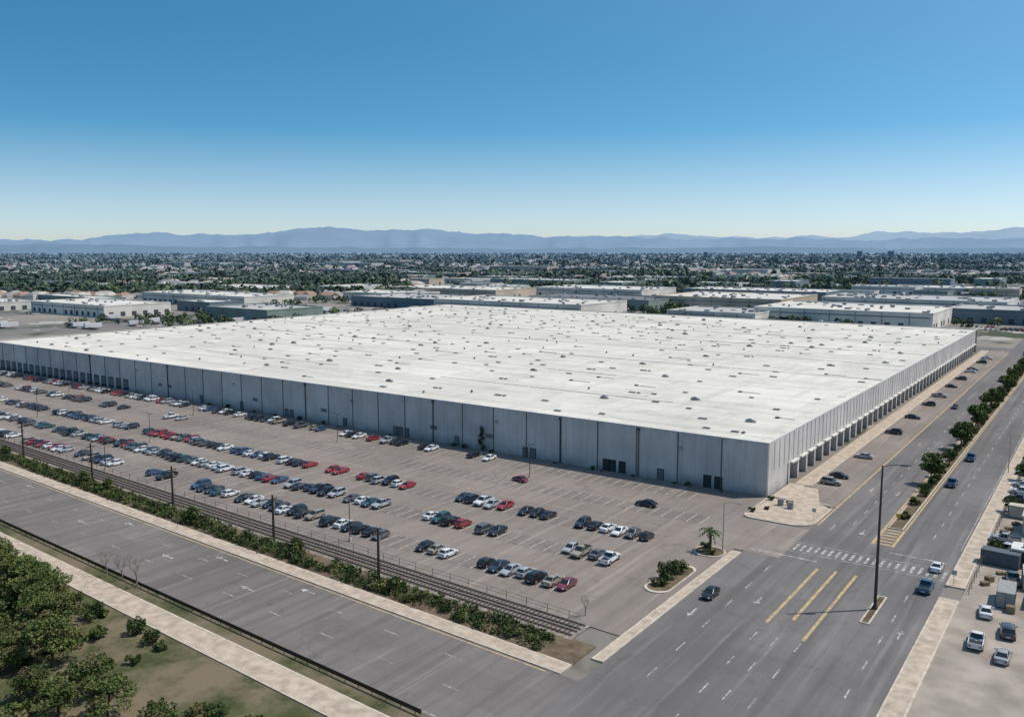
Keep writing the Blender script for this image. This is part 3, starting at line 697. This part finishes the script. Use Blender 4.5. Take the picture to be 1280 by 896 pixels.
# ------------------------------------------------------------ mid-distance warehouses
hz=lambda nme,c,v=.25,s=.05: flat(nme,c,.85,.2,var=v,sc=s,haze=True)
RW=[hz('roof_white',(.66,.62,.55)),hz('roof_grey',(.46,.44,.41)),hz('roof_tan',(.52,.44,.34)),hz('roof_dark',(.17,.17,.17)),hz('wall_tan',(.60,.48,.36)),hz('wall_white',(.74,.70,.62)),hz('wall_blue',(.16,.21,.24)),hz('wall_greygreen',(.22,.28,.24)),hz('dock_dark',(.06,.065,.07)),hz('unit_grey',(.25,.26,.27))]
def wbox(cx,cy,sx,sy,h,roof,wall,name='distant_warehouse'):
    b=MB(); x0,x1,y0,y1=-sx/2,sx/2,-sy/2,sy/2
    b.box(x0,x1,y0,y1,-.1,h,wall,roof)
    for a in ((x0-.2,x1+.2,y0-.2,y0+.6),(x0-.2,x1+.2,y1-.6,y1+.2),(x0-.2,x0+.6,y0+.61,y1-.61),(x1-.6,x1+.2,y0+.61,y1-.61)): b.box(*a,h+.01,h+.9,wall,roof)
    k=int(sx/9)
    for i in range(k):
        x=x0+4+i*9
        if random.random()<.75: b.box(x,x+3.6,y0-.15,y0+.05,.6,4.2,8)
        if i%2==0: b.box(x-2,x-1.6,y0-.3,y0-.0,0,h,9)
    b.box(x0+2,x1-2,y0-.25,y0-.01,h*.72,h*.8,9)
    for i in range(int(sy/10)):
        y=y0+4+i*10
        if random.random()<.7: b.box(x1-.05,x1+.15,y,y+4,.6,4.2,8)
    for _ in range(int(sx*sy/350)):
        x,y=random.uniform(x0+4,x1-4),random.uniform(y0+4,y1-4); w=random.uniform(.8,2.2)
        b.box(x-w,x+w,y-w*.6,y+w*.6,h+.01,h+random.uniform(.6,1.8),random.choice((9,9,1)))
    b.obj(name,RW,loc=(cx,cy,0))
used=[]
def wb2(cx,cy,sx,sy,h,r,w):
    used.append((cx-sx/2-8,cx+sx/2+8,cy-sy/2-8,cy+sy/2+8)); wbox(cx,cy,sx,sy,h,r,w)
for a in ((-165,690,125,95,11,0,5),(-300,800,120,110,11,0,4),(-410,735,130,70,9,3,7),(-60,760,90,70,10,1,6),(-731,405,120,60,9,0,5),(-760,545,170,60,10,0,5),(-560,640,120,80,9,1,6),(-640,800,160,80,10,0,4),(-500,900,140,90,10,0,5),(-880,690,140,80,9,0,4),(-150,860,150,90,11,1,5),(-330,960,160,80,10,0,6),(-250,640,70,60,8,1,5),(-660,700,90,60,8,0,5)): wb2(*a)
for i in range(2500):
    if len(used)>100: break
    f=random.uniform(640,2000); r=random.uniform(-.66,.72)*f
    if r<-.15*f and f>1150 and random.random()<.85: continue
    cx,cy=FR(f,r); sx,sy=random.choice((random.uniform(25,60),random.uniform(60,150))),random.uniform(22,90)
    if cy<560 and cx>-470: continue
    if cy<150: continue
    if -60<cx+sx/2+6 and cx-sx/2-6<-10: continue
    bx=(cx-sx/2,cx+sx/2,cy-sy/2,cy+sy/2)
    if bx[0]<-436 and bx[1]>-466 and bx[2]<533: continue
    if bx[2]<553 and bx[3]>530: continue
    if any(bx[0]<u[1] and bx[1]>u[0] and bx[2]<u[3] and bx[3]>u[2] for u in used): continue
    wb2(cx,cy,sx,sy,random.uniform(6,12),random.choices((0,1,2,3),(.6,.17,.13,.10))[0],random.choice((4,5,5,6,7)))
for i in range(70):
    f=random.uniform(2000,8000); r=random.uniform(-.65,.65)*f; cx,cy=FR(f,r)
    wbox(cx,cy,random.uniform(60,240),random.uniform(40,120),random.uniform(8,16),random.choice((0,0,1,2)),random.choice((4,5,6)))
for f,r,w,h in ((5200,2100,30,45),(5500,2420,38,45),(5100,1150,26,40)):
    cx,cy=FR(f,r); wbox(cx,cy,w,w*.7,h,3,6,'distant_tower')
def hit(x,y,m=0):
    if X0-12<x<X1+45 and y<Y1+30: return True
    if -440<x<0 and y<555: return True
    return any(u[0]+8-m<x<u[1]-8+m and u[2]+8-m<y<u[3]-8+m for u in used)
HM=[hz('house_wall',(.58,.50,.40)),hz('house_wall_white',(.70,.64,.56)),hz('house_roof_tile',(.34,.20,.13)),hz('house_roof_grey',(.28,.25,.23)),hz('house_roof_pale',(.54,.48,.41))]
hv=np.array([(-1,-1,0),(1,-1,0),(1,1,0),(-1,1,0),(-1.08,-1.08,1),(1.08,-1.08,1),(1.08,1.08,1),(-1.08,1.08,1),(-.5,0,1.7),(.5,0,1.7)],float)
hf=[(0,1,5,4),(1,2,6,5),(2,3,7,6),(3,0,4,7),(4,5,9,8),(6,7,8,9),(5,6,9),(7,4,8)]
V=[];F=[];MI=[];k=0
while k<6500:
    f=950+7500*random.random()**1.5; r=random.uniform(-.68,.68)*f
    if r>-.1*f and f<1500: continue
    x,y=FR(f,r)
    if y<300 or hit(x,y,6): continue
    sz_=random.uniform(5,9)*(1+f/8000); a=random.choice((0,math.pi/2))+random.uniform(-.1,.1)+(f//700)*.3; ca,sa=math.cos(a),math.sin(a)
    p=hv*np.array([sz_*1.25,sz_*.8,random.uniform(3,5.5)]); p=np.stack([p[:,0]*ca-p[:,1]*sa+x,p[:,0]*sa+p[:,1]*ca+y,p[:,2]],1)
    o=len(V); V+=p.tolist(); F+=[tuple(i+o for i in q_) for q_ in hf]; w=random.choice((0,1,1)); t=random.choice((2,2,3,3,4,4)); MI+=[w]*4+[t]*4; k+=1
me=bpy.data.meshes.new('distant_houses'); me.from_pydata(V,[],F)
for m in HM: me.materials.append(m)
me.polygons.foreach_set('material_index',MI); COL.objects.link(bpy.data.objects.new('distant_houses',me))
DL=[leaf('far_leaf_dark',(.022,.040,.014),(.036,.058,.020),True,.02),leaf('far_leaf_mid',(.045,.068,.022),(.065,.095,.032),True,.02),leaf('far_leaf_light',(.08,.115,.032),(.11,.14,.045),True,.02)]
def far_trees(num,f0,f1,pw,rmin,rmax,nq,hmin,hmax,cluster=None,name='distant_trees'):
    C=[];
    tries=0
    while len(C)<num and tries<num*8:
        tries+=1
        f=f0+(f1-f0)*random.random()**pw; r=random.uniform(rmin,rmax)*f
        x,y=FR(f,r)
        if y<180 or hit(x,y,3): continue
        if cluster is not None:
            g=math.sin(x*.011+math.sin(y*.007)*2)+math.sin(y*.013+math.sin(x*.009)*2)
            if g<cluster: continue
        C.append((x,y,random.uniform(hmin,hmax)))
    C=np.array(C); N=len(C)
    d=rng.normal(size=(N,nq,3)); d/=np.linalg.norm(d,axis=2)[:,:,None]
    h=C[:,2][:,None]; w=h*rng.uniform(.38,.6,(N,1))
    P=np.stack([C[:,0][:,None]+d[:,:,0]*w,C[:,1][:,None]+d[:,:,1]*w,h*.55+d[:,:,2]*h*.45],2)
    a=rng.normal(size=(N,nq,3)); a/=np.linalg.norm(a,axis=2)[:,:,None]; b_=np.cross(a,d); s=(h*rng.uniform(.16,.3,(N,1)))[:,:,None]*(14/nq)**.5
    Q=np.stack([P-a*s-b_*s,P+a*s-b_*s*.7,P+a*s*.8+b_*s,P-a*s*.8+b_*s*.9],2).reshape(-1,3)
    F=np.arange(len(Q)).reshape(-1,4)
    me=bpy.data.meshes.new(name); me.from_pydata(Q.tolist(),[],F.tolist())
    for m in DL: me.materials.append(m)
    me.polygons.foreach_set('material_index',np.repeat(rng.choice([0,0,0,1,1,2],N),nq).tolist())
    COL.objects.link(bpy.data.objects.new(name,me))
far_trees(1300,600,1500,1,-.68,.72,44,4,8,.1)
far_trees(3600,980,1700,1,-.68,-.12,26,8,14,-.9)
far_trees(1700,1050,2300,1,-.12,.72,24,8,14,-.2)
far_trees(5500,1500,5000,1.2,-.68,.72,12,8,14,-.6)
far_trees(7000,3000,11000,1.2,-.66,.68,8,9,20,-.9)
dm=MB(); cm=[hz('vehicle_dark',(.03,.035,.04),.1),hz('vehicle_white',(.6,.6,.6),.1),hz('vehicle_blue',(.05,.1,.2),.1),hz('vehicle_red',(.3,.03,.03),.1)]
k=0
while k<1500:
    f=random.uniform(580,1300); r=random.uniform(-.66,.72)*f; x,y=FR(f,r)
    if y<200 or hit(x,y,-4): continue
    row=random.randint(3,12); 
    for i in range(row):
        xx=x+i*3.2
        if hit(xx,y,-4): break
        c=random.choice((0,0,1,1,2,3)); 
        if random.random()<.12:
            dm.box(xx,xx+2.5,y,y+12,1.1,4,1); dm.box(xx+.1,xx+2.4,y+.4,y+3,.3,1.1,0)
        else:
            dm.box(xx,xx+1.8,y,y+4.5,.3,.95,c); dm.add([(xx+.1,y+.9,.95),(xx+1.7,y+.9,.95),(xx+1.7,y+3.4,.95),(xx+.1,y+3.4,.95),(xx+.3,y+1.4,1.45),(xx+1.5,y+1.4,1.45),(xx+1.5,y+2.8,1.45),(xx+.3,y+2.8,1.45)],[(4,5,6,7),(0,1,5,4),(1,2,6,5),(2,3,7,6),(3,0,4,7)],[c,0,0,0,0])
        k+=1
dm.obj('distant_parked_vehicles',cm)
# ------------------------------------------------------------ mountains
def mountains(name,D,prof,col,seed,amp=22,up=.75):
    xs=[p[0] for p in prof]; ys=[p[1] for p in prof]
    g=np.random.default_rng(seed); Nx=420; Nr=9
    px=np.linspace(-250,1530,Nx); hh=np.interp(px,xs,ys)
    for fr,am in ((.05,1),(.11,.6),(.23,.35),(.5,.2)): hh=hh+amp/12*am*np.sin(px*fr+g.uniform(0,6)+1.5*np.sin(px*fr*.37+g.uniform(0,6)))
    elev=hh/1079*D+H; V=[]
    for j in range(Nr):
        u=j/(Nr-1)
        for i in range(Nx):
            f=D-(1-u)*D*.14; r=(px[i]-640)/1079*f
            x,y=FR(f,r); spur=.5+.5*math.sin(px[i]*.09+math.sin(px[i]*.031+seed)*3)
            z=elev[i]*(u**(1.0+1.1*spur)) 
            V.append((x,y,z-20*(1-u)))
    F=[(j*Nx+i,j*Nx+i+1,(j+1)*Nx+i+1,(j+1)*Nx+i) for j in range(Nr-1) for i in range(Nx-1)]
    me=bpy.data.meshes.new(name); me.from_pydata(V,[],F); me.shade_smooth()
    n=NT(name+'_haze')
    c=n.mix(n.noise((.0004,.0004,.0012),6,.65,lo=.35,hi=.65),col,tuple(x*.9 for x in col))  # hazy blue of the distance painted in as the base colour
    gm=n.n("ShaderNodeNewGeometry"); vm=n.n("ShaderNodeMix",data_type='VECTOR'); vm.inputs[0].default_value=up; n.l(gm.outputs['Normal'],vm.inputs[4]); vm.inputs[5].default_value=(0,0,1)  # normals bent upward so the slopes shade faintly, imitating haze
    nn=n.n("ShaderNodeVectorMath",operation='NORMALIZE'); n.l(vm.outputs[1],nn.inputs[0]); n.l(nn.outputs[0],n.b.inputs['Normal'])
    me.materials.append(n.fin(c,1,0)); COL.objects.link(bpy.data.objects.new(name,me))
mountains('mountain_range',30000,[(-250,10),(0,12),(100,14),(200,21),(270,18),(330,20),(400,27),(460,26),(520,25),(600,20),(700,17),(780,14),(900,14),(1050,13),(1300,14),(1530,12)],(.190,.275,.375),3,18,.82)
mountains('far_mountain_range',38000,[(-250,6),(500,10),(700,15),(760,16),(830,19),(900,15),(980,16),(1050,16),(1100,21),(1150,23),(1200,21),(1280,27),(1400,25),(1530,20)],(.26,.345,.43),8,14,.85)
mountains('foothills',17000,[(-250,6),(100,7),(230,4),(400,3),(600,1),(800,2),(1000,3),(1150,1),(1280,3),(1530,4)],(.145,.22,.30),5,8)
print('cars',ncar,'warehouses',len(used))
